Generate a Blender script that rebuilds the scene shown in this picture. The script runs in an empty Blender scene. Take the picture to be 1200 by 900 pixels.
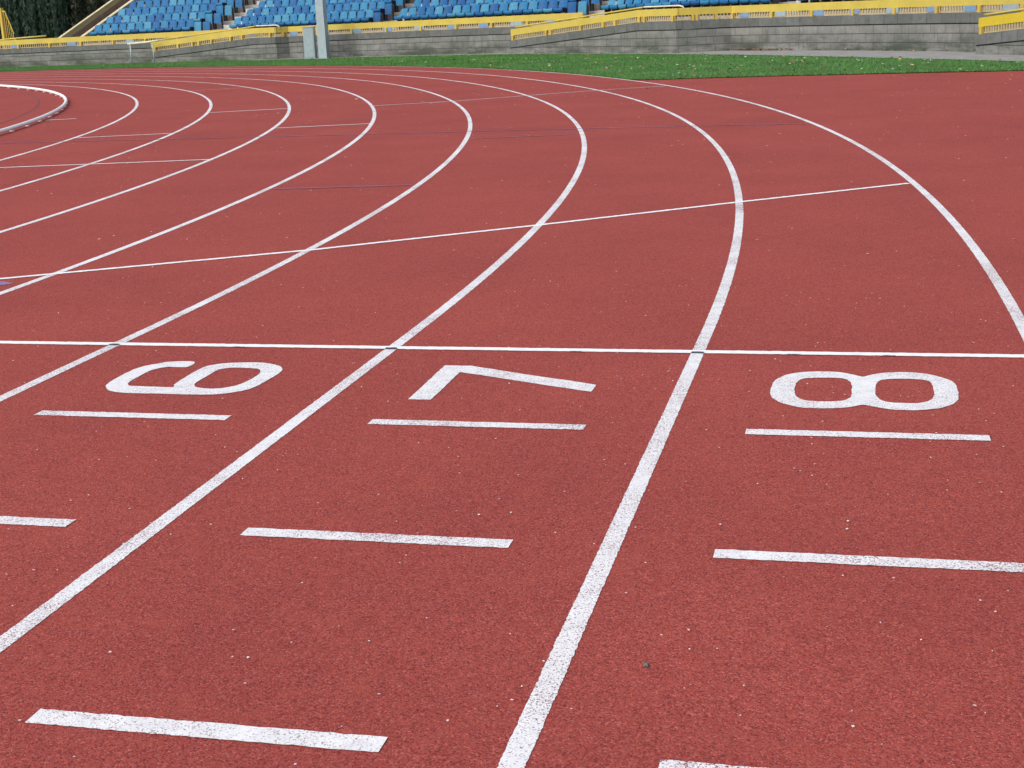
import bpy, bmesh, math, random
import numpy as np
from mathutils import Vector, Matrix
from mathutils.geometry import tessellate_polygon

random.seed(7)
RNG = np.random.default_rng(7)
SC = bpy.context.scene
COL = SC.collection
R = math.radians

# ------------------------------------------------------------------ survey
# Running direction +Y, across the straight +X, metres; the finish line is y = 0,
# the line between lanes 7 and 8 is x = 0, the bend starts at y = YC.
LANE = 1.22
R8 = 45.661                       # radius of the outer line of lane 8
XC, YC = LANE - R8, 0.228         # centre of the bend


def drop(th):                     # the far half of the bend tightens a little
    d = max(0.0, math.degrees(th) - 30.0)
    return 0.0025 * d * d


def polar(r, th):
    return (XC + r * math.cos(th), YC + r * math.sin(th))


def lane_r(n, th):
    f = 0.2 if n == 0 else (0.55 if n == 1 else 1.0)
    return R8 - LANE * (8 - n) - f * drop(th)


def edge_r(th):
    return R8 + 0.06 - drop(th)


def wall_r(th):
    t = min(max(th, R(14)), R(82))
    return ((21.755366 * t - 61.333441) * t + 43.071506) * t + 45.50189


def path_r(th):
    t = min(max(th, R(20)), R(58))
    r = ((-43.45441 * t + 80.519913) * t - 53.065612) * t + 63.946688
    if th > R(58):
        r += (math.degrees(th) - 58) * 0.06
    return min(r, wall_r(th) - 0.12)


def hfac(th):                     # wall and stand get lower towards the far end
    d = math.degrees(th)
    return 1.0 - 0.16 * min(max((d - 42) / 29.0, 0), 1.25)


Z_CB, Z_CT, Z_B0, Z_B1 = 0.605, 0.83, 0.975, 1.16   # coping underside/top, board underside/top

# ------------------------------------------------------------------ helpers


class MB:
    """collects faces (optionally with uv) and links them as ONE mesh object"""

    def __init__(self):
        self.v, self.f, self.uv, self.sm = [], [], [], False

    def face(self, pts, uv=None):
        i = len(self.v)
        self.v += [tuple(p) for p in pts]
        self.f.append(tuple(range(i, i + len(pts))))
        self.uv.append(uv)

    def box(self, c, s, M=None):
        x, y, z = s[0] / 2, s[1] / 2, s[2] / 2
        P = [Vector((a * x, b * y, d * z)) for d in (-1, 1) for b in (-1, 1) for a in (-1, 1)]
        if M is not None:
            P = [M @ p for p in P]
        P = [p + Vector(c) for p in P]
        for q in ((0, 2, 3, 1), (4, 5, 7, 6), (0, 1, 5, 4), (2, 6, 7, 3), (0, 4, 6, 2), (1, 3, 7, 5)):
            self.face([P[k] for k in q])

    def prism(self, prof, a, b):
        """prof: list of points at one end (Vectors), a->b shift"""
        n = len(prof)
        A = [Vector(p) for p in prof]
        B = [p + (Vector(b) - Vector(a)) for p in A]
        self.face(A[::-1])
        self.face(B)
        for i in range(n):
            j = (i + 1) % n
            self.face([A[i], A[j], B[j], B[i]])

    def tube(self, pts, r, n=10, cap=True):
        pts = [Vector(p) for p in pts]
        rings = []
        for i, p in enumerate(pts):
            t = (pts[min(i + 1, len(pts) - 1)] - pts[max(i - 1, 0)]).normalized()
            up = Vector((0, 0, 1)) if abs(t.z) < 0.9 else Vector((1, 0, 0))
            s = t.cross(up).normalized()
            u = s.cross(t)
            rings.append([p + r * (math.cos(2 * math.pi * k / n) * s + math.sin(2 * math.pi * k / n) * u) for k in range(n)])
        for a, b in zip(rings, rings[1:]):
            for k in range(n):
                m = (k + 1) % n
                self.face([a[k], a[m], b[m], b[k]])
        if cap:
            self.face(rings[0][::-1])
            self.face(rings[-1])

    def sweep(self, pts, nrm, sect, closed_ends=True, u0=0.0, uvface=False):
        """sweep a closed (offset, z) section list along plan pts; sect(i) -> list of (off, z)"""
        rings = []
        u = [u0]
        for a, b in zip(pts, pts[1:]):
            u.append(u[-1] + math.hypot(b[0] - a[0], b[1] - a[1]))
        for i, (p, m) in enumerate(zip(pts, nrm)):
            rings.append([(p[0] + m[0] * o, p[1] + m[1] * o, z) for o, z in sect(i)])
        n = len(rings[0])
        for i in range(len(rings) - 1):
            a, b = rings[i], rings[i + 1]
            sa, sb = sect(i), sect(i + 1)
            for k in range(n):
                m = (k + 1) % n
                self.face([a[k], b[k], b[m], a[m]],
                          [(u[i], sa[k][1] + sa[k][0]), (u[i + 1], sb[k][1] + sb[k][0]),
                           (u[i + 1], sb[m][1] + sb[m][0]), (u[i], sa[m][1] + sa[m][0])])
        if closed_ends:
            for rg, s, rev in ((rings[0], sect(0), False), (rings[-1], sect(len(rings) - 1), True)):
                fa = list(rg)
                uv = [(o, z) for o, z in s]
                if rev:
                    fa, uv = fa[::-1], uv[::-1]
                self.face(fa, uv)

    def build(self, name, mat, parent=None, smooth=False, merge=True):
        me = bpy.data.meshes.new(name)
        me.from_pydata(self.v, [], self.f)
        if any(u is not None for u in self.uv):
            ul = me.uv_layers.new(name='UVMap')
            for p, u in zip(me.polygons, self.uv):
                if u is not None:
                    for li, c in zip(p.loop_indices, u):
                        ul.data[li].uv = c
        if merge:
            bm = bmesh.new()
            bm.from_mesh(me)
            bmesh.ops.remove_doubles(bm, verts=bm.verts, dist=1e-5)
            bmesh.ops.recalc_face_normals(bm, faces=bm.faces)
            bm.to_mesh(me)
            bm.free()
        if smooth:
            for p in me.polygons:
                p.use_smooth = True
        me.materials.append(mat)
        o = bpy.data.objects.new(name, me)
        COL.objects.link(o)
        if parent is not None:
            o.parent = parent
            o.matrix_parent_inverse = parent.matrix_basis.inverted()
        return o


def tag(o, label=None, cat=None, group=None, kind=None):
    if label:
        o['label'] = label
    if cat:
        o['category'] = cat
    if group:
        o['group'] = group
    if kind:
        o['kind'] = kind
    return o


def thing(name, label, cat, loc=(0, 0, 0), group=None):
    o = bpy.data.objects.new(name, None)
    o.empty_display_size = 0.2
    o.location = loc
    COL.objects.link(o)
    return tag(o, label, cat, group)


def child(name, bm_, mat, parent, smooth=False, label=None):
    o = bm_.build(name, mat, parent, smooth)
    if label:
        o['label'] = label
    return o


# ------------------------------------------------------------------ materials


def newmat(name):
    m = bpy.data.materials.new(name)
    m.use_nodes = True
    nt = m.node_tree
    return m, nt, nt.nodes['Principled BSDF'], nt.nodes.new, nt.links.new


def ramp(nt, stops, interp='LINEAR'):
    r = nt.nodes.new('ShaderNodeValToRGB')
    r.color_ramp.interpolation = interp
    el = r.color_ramp.elements
    while len(el) < len(stops):
        el.new(0.5)
    for e, (p, c) in zip(el, stops):
        e.position = p
        e.color = (c, c, c, 1) if isinstance(c, (int, float)) else tuple(c) + (1,)
    return r


def noise(nt, scale, detail=3, rough=0.55, coord='Object', stretch=None):
    tc = nt.nodes.new('ShaderNodeTexCoord')
    n = nt.nodes.new('ShaderNodeTexNoise')
    n.inputs['Scale'].default_value = scale
    n.inputs['Detail'].default_value = detail
    n.inputs['Roughness'].default_value = rough
    if stretch:
        mp = nt.nodes.new('ShaderNodeMapping')
        mp.inputs['Scale'].default_value = stretch
        nt.links.new(tc.outputs[coord], mp.inputs['Vector'])
        nt.links.new(mp.outputs[0], n.inputs['Vector'])
    else:
        nt.links.new(tc.outputs[coord], n.inputs['Vector'])
    return n


def voro(nt, scale, feature='F1', coord='Object'):
    tc = nt.nodes.new('ShaderNodeTexCoord')
    n = nt.nodes.new('ShaderNodeTexVoronoi')
    n.feature = feature
    n.inputs['Scale'].default_value = scale
    nt.links.new(tc.outputs[coord], n.inputs['Vector'])
    return n


def mix(nt, blend, fac, a, b):
    m = nt.nodes.new('ShaderNodeMix')
    m.data_type = 'RGBA'
    m.blend_type = blend
    for sock, v in ((0, fac), (6, a), (7, b)):
        if isinstance(v, (int, float)):
            m.inputs[sock].default_value = v
        elif isinstance(v, tuple):
            m.inputs[sock].default_value = v + (1,) if len(v) == 3 else v
        else:
            nt.links.new(v, m.inputs[sock])
    return m.outputs[2]


def math_(nt, op, a, b):
    m = nt.nodes.new('ShaderNodeMath')
    m.operation = op
    for k, v in ((0, a), (1, b)):
        if isinstance(v, (int, float)):
            m.inputs[k].default_value = v
        else:
            nt.links.new(v, m.inputs[k])
    return m.outputs[0]


def bump(nt, bsdf, h, strength, dist):
    b = nt.nodes.new('ShaderNodeBump')
    b.inputs['Strength'].default_value = strength
    b.inputs['Distance'].default_value = dist
    nt.links.new(h, b.inputs['Height'])
    nt.links.new(b.outputs[0], bsdf.inputs['Normal'])


RED_A, RED_B, RED_C = (0.166, 0.034, 0.030), (0.304, 0.053, 0.046), (0.465, 0.126, 0.110)


def red_surface(nt):
    """rubber granules: returns (colour socket, height socket)"""
    g = voro(nt, 270)                                   # granules about 6 mm
    sep = nt.nodes.new('ShaderNodeSeparateColor')
    nt.links.new(g.outputs['Color'], sep.inputs[0])
    gr = ramp(nt, [(0.0, RED_A), (0.30, RED_B), (0.45, (0.315, 0.086, 0.080)), (0.60, (0.350, 0.068, 0.048)), (0.80, RED_B), (1.0, RED_C)])
    nt.links.new(sep.outputs[0], gr.inputs[0])
    n1 = noise(nt, 95, 5, 0.7)
    r1 = ramp(nt, [(0.28, 0.70), (0.5, 1.0), (0.72, 1.27)])
    nt.links.new(n1.outputs[0], r1.inputs[0])
    c = mix(nt, 'MULTIPLY', 0.85, gr.outputs[0], r1.outputs[0])
    n2 = noise(nt, 0.8, 7, 0.62)
    r2 = ramp(nt, [(0.3, (0.89, 0.87, 0.89)), (0.7, (1.09, 1.08, 1.06))])
    nt.links.new(n2.outputs[0], r2.inputs[0])
    c = mix(nt, 'MULTIPLY', 1.0, c, r2.outputs[0])
    n4 = noise(nt, 22, 6, 0.8)
    r4 = ramp(nt, [(0.30, 0.80), (0.50, 1.0), (0.70, 1.20)])
    nt.links.new(n4.outputs[0], r4.inputs[0])
    c = mix(nt, 'MULTIPLY', 0.5, c, r4.outputs[0])
    # orange wear in places
    n3 = noise(nt, 9, 4, 0.7)
    r3 = ramp(nt, [(0.52, 0.0), (0.75, 0.5)])
    nt.links.new(n3.outputs[0], r3.inputs[0])
    c = mix(nt, 'MIX', r3.outputs[0], c, (0.36, 0.078, 0.054))
    # pale grit caught between the granules
    s = voro(nt, 24)
    sd = math_(nt, 'LESS_THAN', s.outputs['Distance'], 0.062)
    s2 = nt.nodes.new('ShaderNodeSeparateColor')
    nt.links.new(s.outputs['Color'], s2.inputs[0])
    sr = math_(nt, 'LESS_THAN', s2.outputs[1], 0.11)
    c = mix(nt, 'MIX', math_(nt, 'MULTIPLY', sd, sr), c, (0.75, 0.68, 0.68))
    h = math_(nt, 'ADD', math_(nt, 'MULTIPLY', g.outputs['Distance'], -1.0), n1.outputs[0])
    return c, h


def mat_track():
    m, nt, b, N, L = newmat('red_rubber')
    c, h = red_surface(nt)
    L(c, b.inputs['Base Color'])
    b.inputs['Roughness'].default_value = 0.95
    b.inputs['Specular IOR Level'].default_value = 0.14
    bump(nt, b, h, 0.6, 0.0016)
    return m


def mat_paint(name, wear, col=(0.82, 0.83, 0.85), pit=(0.62, 0.52, 0.62)):
    """white line paint, worn off the tops of the granules"""
    m, nt, b, N, L = newmat(name)
    c, h = red_surface(nt)
    n = noise(nt, 215, 3, 0.8)
    n2 = noise(nt, 2.2, 3, 0.6)
    a = math_(nt, 'ADD', n.outputs[0], math_(nt, 'MULTIPLY', math_(nt, 'SUBTRACT', n2.outputs[0], 0.5), 0.30))
    r = ramp(nt, [(wear - 0.035, 0.0), (wear + 0.035, 1.0)])
    L(a, r.inputs[0])
    dirt = noise(nt, 18, 4, 0.6)
    rd = ramp(nt, [(0.3, (0.86, 0.85, 0.87)), (0.65, (1, 1, 1))])
    L(dirt.outputs[0], rd.inputs[0])
    white = mix(nt, 'MULTIPLY', 1.0, col, rd.outputs[0])
    L(mix(nt, 'MIX', r.outputs[0], mix(nt, 'MULTIPLY', 1.0, c, pit), white), b.inputs['Base Color'])
    b.inputs['Roughness'].default_value = 0.7
    bump(nt, b, h, 0.35, 0.0014)
    return m


def mat_simple(name, col, rough=0.6, var=0.15, scale=6, metal=0.0, bstr=0.0, bscale=60):
    m, nt, b, N, L = newmat(name)
    n = noise(nt, scale, 5, 0.6)
    r = ramp(nt, [(0.3, tuple(x * (1 - var) for x in col)), (0.7, tuple(min(1, x * (1 + var)) for x in col))])
    L(n.outputs[0], r.inputs[0])
    L(r.outputs[0], b.inputs['Base Color'])
    b.inputs['Roughness'].default_value = rough
    b.inputs['Metallic'].default_value = metal
    if bstr:
        n2 = noise(nt, bscale, 4, 0.6)
        bump(nt, b, n2.outputs[0], bstr, 0.01)
    return m


def mat_block(name, tint=(1, 1, 1)):
    m, nt, b, N, L = newmat(name)
    tc = N('ShaderNodeTexCoord')
    br = N('ShaderNodeTexBrick')
    L(tc.outputs['UV'], br.inputs['Vector'])
    br.offset = 0.5
    br.inputs['Scale'].default_value = 1.0
    br.inputs['Brick Width'].default_value = 0.50
    br.inputs['Row Height'].default_value = 0.2017
    br.inputs['Mortar Size'].default_value = 0.006
    br.inputs['Mortar Smooth'].default_value = 0.2
    br.inputs['Bias'].default_value = 0.0
    br.inputs['Color1'].default_value = (0.232 * tint[0], 0.238 * tint[1], 0.226 * tint[2], 1)
    br.inputs['Color2'].default_value = (0.190 * tint[0], 0.196 * tint[1], 0.186 * tint[2], 1)
    br.inputs['Mortar'].default_value = (0.070, 0.070, 0.072, 1)
    n = noise(nt, 3.0, 6, 0.65)
    r = ramp(nt, [(0.3, (0.70, 0.72, 0.70)), (0.7, (1.18, 1.15, 1.15))])
    L(n.outputs[0], r.inputs[0])
    c = mix(nt, 'MULTIPLY', 1.0, br.outputs['Color'], r.outputs[0])
    # algae and damp along the foot and in runs under the joints
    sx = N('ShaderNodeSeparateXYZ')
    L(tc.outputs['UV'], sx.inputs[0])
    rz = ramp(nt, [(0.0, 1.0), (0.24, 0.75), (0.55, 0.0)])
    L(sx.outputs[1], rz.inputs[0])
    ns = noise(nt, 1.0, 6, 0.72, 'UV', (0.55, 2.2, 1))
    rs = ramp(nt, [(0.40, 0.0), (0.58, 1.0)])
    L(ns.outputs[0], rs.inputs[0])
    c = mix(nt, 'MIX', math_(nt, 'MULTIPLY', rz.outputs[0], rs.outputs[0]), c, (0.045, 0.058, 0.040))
    nd = noise(nt, 1.0, 4, 0.6, 'UV', (7.0, 0.8, 1))
    rd = ramp(nt, [(0.60, 0.0), (0.70, 0.6)])
    L(nd.outputs[0], rd.inputs[0])
    c = mix(nt, 'MIX', rd.outputs[0], c, (0.075, 0.080, 0.070))
    # open bed joints, darker than the upright ones
    fr = math_(nt, 'FRACT', math_(nt, 'DIVIDE', math_(nt, 'ADD', sx.outputs[1], 0.004), 0.2017), 0.0)
    bj = math_(nt, 'LESS_THAN', fr, 0.085)
    c = mix(nt, 'MIX', math_(nt, 'MULTIPLY', bj, 0.65), c, (0.032, 0.033, 0.036))
    L(c, b.inputs['Base Color'])
    b.inputs['Roughness'].default_value = 0.9
    bump(nt, b, math_(nt, 'ADD', br.outputs['Fac'], math_(nt, 'MULTIPLY', noise(nt, 40, 4).outputs[0], -0.4)), -0.6, 0.012)
    return m


def mat_coping(name):
    m, nt, b, N, L = newmat(name)
    tc = N('ShaderNodeTexCoord')
    br = N('ShaderNodeTexBrick')
    mp = N('ShaderNodeMapping')
    mp.inputs['Location'].default_value = (0.13, 50.0, 0)
    L(tc.outputs['UV'], mp.inputs['Vector'])
    L(mp.outputs[0], br.inputs['Vector'])
    br.offset = 0.0
    br.inputs['Scale'].default_value = 1.0
    br.inputs['Brick Width'].default_value = 0.50
    br.inputs['Row Height'].default_value = 100.0
    br.inputs['Mortar Size'].default_value = 0.007
    br.inputs['Color1'].default_value = (0.150, 0.158, 0.156, 1)
    br.inputs['Color2'].default_value = (0.118, 0.125, 0.122, 1)
    br.inputs['Mortar'].default_value = (0.07, 0.07, 0.07, 1)
    n = noise(nt, 5.0, 6, 0.7)
    r = ramp(nt, [(0.3, (0.68, 0.72, 0.68)), (0.7, (1.15, 1.12, 1.12))])
    L(n.outputs[0], r.inputs[0])
    L(mix(nt, 'MULTIPLY', 1.0, br.outputs['Color'], r.outputs[0]), b.inputs['Base Color'])
    b.inputs['Roughness'].default_value = 0.92
    bump(nt, b, noise(nt, 45, 4).outputs[0], 0.4, 0.01)
    return m


def mat_yellow(name, col, scuff=True):
    m, nt, b, N, L = newmat(name)
    n = noise(nt, 2.5, 5, 0.6)
    r = ramp(nt, [(0.3, tuple(x * 0.88 for x in col)), (0.7, tuple(min(1, x * 1.08) for x in col))])
    L(n.outputs[0], r.inputs[0])
    c = r.outputs[0]
    if scuff:
        n2 = noise(nt, 1.7, 6, 0.65)
        r2 = ramp(nt, [(0.645, 0.0), (0.70, 0.65)])
        L(n2.outputs[0], r2.inputs[0])
        c = mix(nt, 'MIX', r2.outputs[0], c, (0.36, 0.36, 0.33))
        n3 = noise(nt, 30, 4, 0.7)
        r3 = ramp(nt, [(0.64, 0.0), (0.70, 0.4)])
        L(n3.outputs[0], r3.inputs[0])
        c = mix(nt, 'MIX', r3.outputs[0], c, (0.30, 0.20, 0.07))
    L(c, b.inputs['Base Color'])
    b.inputs['Roughness'].default_value = 0.5
    return m


def mat_seat(name):
    m, nt, b, N, L = newmat(name)
    oi = N('ShaderNodeObjectInfo')
    r = ramp(nt, [(0.0, (0.006, 0.075, 0.240)), (0.35, (0.010, 0.122, 0.300)), (0.7, (0.020, 0.172, 0.335)), (1.0, (0.058, 0.240, 0.380))])
    L(oi.outputs['Random'], r.inputs[0])
    n = noise(nt, 7, 4, 0.6)
    rr = ramp(nt, [(0.3, 0.82), (0.7, 1.15)])
    L(n.outputs[0], rr.inputs[0])
    L(mix(nt, 'MULTIPLY', 1.0, r.outputs[0], rr.outputs[0]), b.inputs['Base Color'])
    b.inputs['Roughness'].default_value = 0.55
    b.inputs['Specular IOR Level'].default_value = 0.3
    return m


def mat_grass(name, a, b_, c_):
    m, nt, b, N, L = newmat(name)
    n = noise(nt, 14, 5, 0.7)
    r = ramp(nt, [(0.3, a), (0.52, b_), (0.75, c_)])
    L(n.outputs[0], r.inputs[0])
    n2 = noise(nt, 0.8, 3, 0.6)
    r2 = ramp(nt, [(0.3, 0.78), (0.7, 1.22)])
    L(n2.outputs[0], r2.inputs[0])
    L(mix(nt, 'MULTIPLY', 1.0, r.outputs[0], r2.outputs[0]), b.inputs['Base Color'])
    b.inputs['Roughness'].default_value = 0.75
    bump(nt, b, n.outputs[0], 0.8, 0.03)
    return m


def mat_attr(name, rough=0.8):
    m, nt, b, N, L = newmat(name)
    a = N('ShaderNodeAttribute')
    a.attribute_name = 'tint'
    L(a.outputs['Color'], b.inputs['Base Color'])
    b.inputs['Roughness'].default_value = rough
    return m


def mat_foliage(name, d, l):
    m, nt, b, N, L = newmat(name)
    n = noise(nt, 2.2, 5, 0.7)
    r = ramp(nt, [(0.3, d), (0.7, l)])
    L(n.outputs[0], r.inputs[0])
    n2 = noise(nt, 25, 3, 0.6)
    r2 = ramp(nt, [(0.3, 0.6), (0.7, 1.4)])
    L(n2.outputs[0], r2.inputs[0])
    L(mix(nt, 'MULTIPLY', 1.0, r.outputs[0], r2.outputs[0]), b.inputs['Base Color'])
    b.inputs['Roughness'].default_value = 0.7
    return m


M_TRACK = mat_track()
M_LINE = mat_paint('worn_line_paint', 0.425)
M_DIGIT = mat_paint('number_paint', 0.41)
M_CROSS = mat_paint('fresh_line_paint', 0.27, (0.90, 0.90, 0.91))
M_FAINT = mat_paint('faded_line_paint', 0.47, (0.72, 0.66, 0.68), (0.95, 0.92, 0.95))
M_BLUE = mat_paint('blue_line_paint', 0.54, (0.30, 0.20, 0.42), (0.98, 0.96, 1.0))
M_SMUDGE = mat_paint('blue_smudge_paint', 0.47, (0.22, 0.28, 0.55), (0.9, 0.9, 1.0))
M_MARK = mat_simple('black_mark_paint', (0.03, 0.035, 0.055), 0.7, 0.3, 60)
M_SEAM = mat_simple('seam', (0.16, 0.04, 0.042), 0.9, 0.2, 60)
M_GROUND = mat_simple('ground_earth', (0.09, 0.10, 0.06), 0.95, 0.3, 2)
M_TURF = mat_grass('turf', (0.034, 0.090, 0.017), (0.054, 0.147, 0.026), (0.092, 0.205, 0.042))
M_BLADE = mat_grass('grass_blade', (0.045, 0.135, 0.024), (0.072, 0.215, 0.036), (0.125, 0.295, 0.065))
M_PATH = mat_simple('path_concrete', (0.265, 0.265, 0.255), 0.9, 0.22, 3, 0, 0.3, 50)
M_BLOCK = mat_block('block_wall')
M_COPING = mat_coping('coping')
M_YEL = mat_yellow('yellow_paint', (0.565, 0.440, 0.080))
M_YPOST = mat_yellow('yellow_post', (0.58, 0.40, 0.065), False)
M_YSHADE = mat_yellow('shaded_yellow', (0.46, 0.42, 0.20), False)  # yellow board as it looks in shade, the shade mixed into the colour
M_CREAM = mat_simple('cream_edge', (0.62, 0.55, 0.36), 0.6, 0.12, 4)
M_BAR = mat_simple('bar_paint', (0.47, 0.375, 0.20), 0.6, 0.15, 20)
M_PALE = mat_simple('pale_rail', (0.66, 0.64, 0.50), 0.5, 0.1, 8)
M_SEAT = mat_seat('seat_plastic')
M_DARK = mat_simple('dark_steel', (0.018, 0.020, 0.028), 0.6, 0.2, 20)
M_CONC = mat_simple('terrace_concrete', (0.34, 0.315, 0.285), 0.92, 0.25, 2.5, 0, 0.4, 40)
M_STEP = mat_simple('aisle_concrete', (0.50, 0.49, 0.46), 0.92, 0.18, 3, 0, 0.4, 40)
M_BRICK = mat_simple('brown_step', (0.25, 0.175, 0.14), 0.92, 0.25, 4)
M_STEEL = mat_simple('galvanised', (0.33, 0.41, 0.45), 0.5, 0.10, 7, 0.25)
M_STEELD = mat_simple('galvanised_dark', (0.30, 0.36, 0.41), 0.5, 0.10, 7, 0.25)
M_KERB = mat_simple('kerb_aluminium', (0.90, 0.92, 0.92), 0.4, 0.06, 5)
M_PANB = mat_simple('pale_blue_panel', (0.17, 0.28, 0.45), 0.6, 0.12, 8)
M_PANW = mat_simple('pale_grey_panel', (0.30, 0.38, 0.42), 0.6, 0.12, 8)
M_LEAF = mat_attr('leaf_litter')
M_CYP = mat_foliage('cypress_needles', (0.009, 0.026, 0.016), (0.022, 0.062, 0.034))
M_CON = mat_foliage('conifer_needles', (0.016, 0.026, 0.014), (0.046, 0.060, 0.030))
M_JOINT_SHADE = mat_simple('joint_shade', (0.030, 0.031, 0.034), 0.95, 0.3, 9)  # near-black: shade of the gap under the coping put into the colour
M_SIDE = mat_simple('side_wall_render', (0.27, 0.285, 0.21), 0.9, 0.2, 5)
M_BARK = mat_simple('bark', (0.09, 0.065, 0.05), 0.95, 0.3, 12)
M_STONE = mat_simple('pebble_grey', (0.12, 0.115, 0.10), 0.8, 0.35, 70)

# ------------------------------------------------------------------ ground, track


def sheet(name, outline, z, mat, kind='structure', parent=None):
    pts = [Vector((x, y, 0)) for x, y in outline]
    tri = tessellate_polygon([pts])
    me = bpy.data.meshes.new(name)
    f = []
    for t in tri:
        a, b, c = (pts[k] for k in t)
        f.append(t if (b - a).cross(c - a).z > 0 else t[::-1])
    me.from_pydata([(p.x, p.y, z) for p in pts], [], f)
    me.materials.append(mat)
    o = bpy.data.objects.new(name, me)
    COL.objects.link(o)
    if kind:
        o['kind'] = kind
    if parent:
        o.parent = parent
    return o


def arc(fr, a, b, n):
    return [polar(fr(t), t) for t in np.linspace(R(a), R(b), n)]


sheet('ground', [(-900, -900), (900, -900), (900, 900), (-900, 900)], -0.04, M_GROUND)

E0 = (-3.08, 20.03)
edge_line = [(16.0, 17.55), (8.0, 18.6), (3.17, 19.22), (1.87, 19.48), (0.5, 19.7), (-0.93, 19.93), (-2.41, 20.02), E0]
track_outline = [(-75, -40), (16, -40)] + edge_line + arc(edge_r, 25.9, 118, 90) + [(-75, 36)]
track = sheet('running_track', track_outline, 0.0, M_TRACK)
tag(track, 'red rubber running track bending to the left with white lane lines', 'running track')
sheet('infield', [polar(27, t) for t in np.linspace(R(-8), R(150), 50)] + [(-75, -5)], 0.006, M_TURF)


def strip(name, ctr, width, mat, z, label=None, jit=0.0008, taper=None):
    """flat painted stripe along a centre line, edges slightly ragged"""
    c = np.array(ctr, float)
    t = np.gradient(c, axis=0)
    t /= np.linalg.norm(t, axis=1)[:, None]
    nx = np.stack([t[:, 1], -t[:, 0]], 1)
    a = c + nx * (width / 2 + RNG.normal(0, jit, len(c)))[:, None]
    b = c - nx * (width / 2 + RNG.normal(0, jit, len(c)))[:, None]
    n = len(c)
    v = np.concatenate([a, b])
    v3 = np.concatenate([v, np.full((2 * n, 1), z)], 1)
    f = [(i, i + 1, n + i + 1, n + i) for i in range(n - 1)]
    me = bpy.data.meshes.new(name)
    me.from_pydata(v3.tolist(), [], f)
    bm = bmesh.new()
    bm.from_mesh(me)
    for q in bm.faces:
        q.normal_update()
        if q.normal.z < 0:
            q.normal_flip()
    bm.to_mesh(me)
    bm.free()
    me.materials.append(mat)
    o = bpy.data.objects.new(name, me)
    COL.objects.link(o)
    o.parent = track
    if label:
        o['label'] = label
    return o


def lane_path(n):
    x = (n - 7) * LANE
    pts = [(x, y) for y in np.arange(-30, -6, 0.4)]
    pts += [(x, y) for y in np.arange(-6, YC, 0.008)]
    th = [0.0]
    while th[-1] < R(84):
        s = 0.014 if th[-1] < R(6) else (0.03 if th[-1] < R(14) else 0.10)
        th.append(th[-1] + s / (R8 - LANE * (8 - n)))
    pts += [polar(lane_r(n, t), t) for t in th]
    return pts


for n in range(1, 9):
    strip('lane_line', lane_path(n), 0.049, M_LINE, 0.0015,
          'white line between lanes %d and %d' % (n, n + 1) if n < 8 else 'white outer edge line of lane 8')


def seg(a, b, step=0.014):
    L_ = math.hypot(b[0] - a[0], b[1] - a[1])
    k = max(2, int(L_ / step))
    return [(a[0] + (b[0] - a[0]) * i / k, a[1] + (b[1] - a[1]) * i / k) for i in range(k + 1)]


strip('finish_line', seg((-8.6, 0.0), (1.245, 0.0)), 0.048, M_CROSS, 0.003, 'bright white finish line across all lanes', 0.0012)
strip('stagger_line', seg((-5.6, 0.55), (-3.92, 1.44)) + seg((-3.92, 1.44), (-2.48, 2.33))[1:] + seg((-2.48, 2.33), (-1.33, 3.21))[1:]
      + seg((-1.33, 3.21), (-0.18, 4.15))[1:] + seg((-0.18, 4.15), (0.93, 5.015))[1:], 0.046, M_CROSS, 0.003,
      'long white oblique line crossing the bend', 0.002)
for lane in range(1, 9):
    cx = (lane - 7.5) * LANE + 0.003
    for k, y in enumerate((-1.020, -2.031, -3.035)):
        strip('cross_mark', seg((cx - 0.358, y), (cx + 0.358, y)), 0.056, M_LINE, 0.0022,
              'short white bar across lane %d, %s before the finish line' % (lane, ('first', 'second', 'third')[k]), 0.0011)
for n in range(2, 9):
    strip('black_mark', seg(((n - 7) * LANE - 0.024, -0.016), ((n - 7) * LANE + 0.024, -0.016)), 0.022, M_MARK, 0.0045,
          'small black mark where the finish line meets a lane line', 0.002)


for x in (-1.87, -0.47, 0.36, 0.70):
    strip('black_mark', seg((x - 0.024, -0.026), (x + 0.024, -0.026)), 0.005, M_MARK, 0.0045, 'thin dark scuff along the near edge of the finish line', 0.0015)


def radial(r0, r1, th, name='stagger_mark', mat=None, w=0.045, label='thin white stagger mark across a lane', z=0.0036):
    strip(name, seg(polar(r0, R(th)), polar(r1, R(th)), 0.03), w, mat or M_CROSS, z, label, 0.002)


def chord(px, name, mat, w, label, z=0.0036):
    pts = []
    for a, b in zip(px, px[1:]):
        pts += seg(a, b, 0.04)[(1 if pts else 0):]
    strip(name, pts, w, mat, z, label, 0.002)


radial(37.12, 39.56, 10.78)
radial(37.1, 38.34, 16.2)
radial(39.56, 40.78, 16.3)
radial(38.34, 39.56, 22.0, w=0.055)
radial(35.95, 36.40, 22.4, w=0.06)
radial(38.34, 39.56, 33.5, mat=M_FAINT)
chord([(-6.42, 15.12), (-5.36, 15.61), (-4.38, 16.53), (-3.37, 17.42), (-2.44, 17.96)], 'stagger_line', M_FAINT, 0.065,
      'faded white oblique line across the outer lanes of the bend')
strip('stagger_mark', seg(polar(40.80, R(21.35)), polar(41.9, R(21.45)), 0.03), 0.09, M_FAINT, 0.0048, 'wider faded white mark', 0.004)
radial(40.84, 41.95, 7.0, 'blue_mark', M_BLUE, 0.05, 'thin blue mark across lane 5')
radial(42.05, 43.15, 12.4, 'blue_mark', M_BLUE, 0.05, 'thin blue mark across lane 6')
chord([(-9.6, 10.09), (-6.28, 10.10), (-2.48, 10.2), (0.06, 10.16)], 'blue_line', M_BLUE, 0.045, 'faint blue line straight across the bend')
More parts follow.
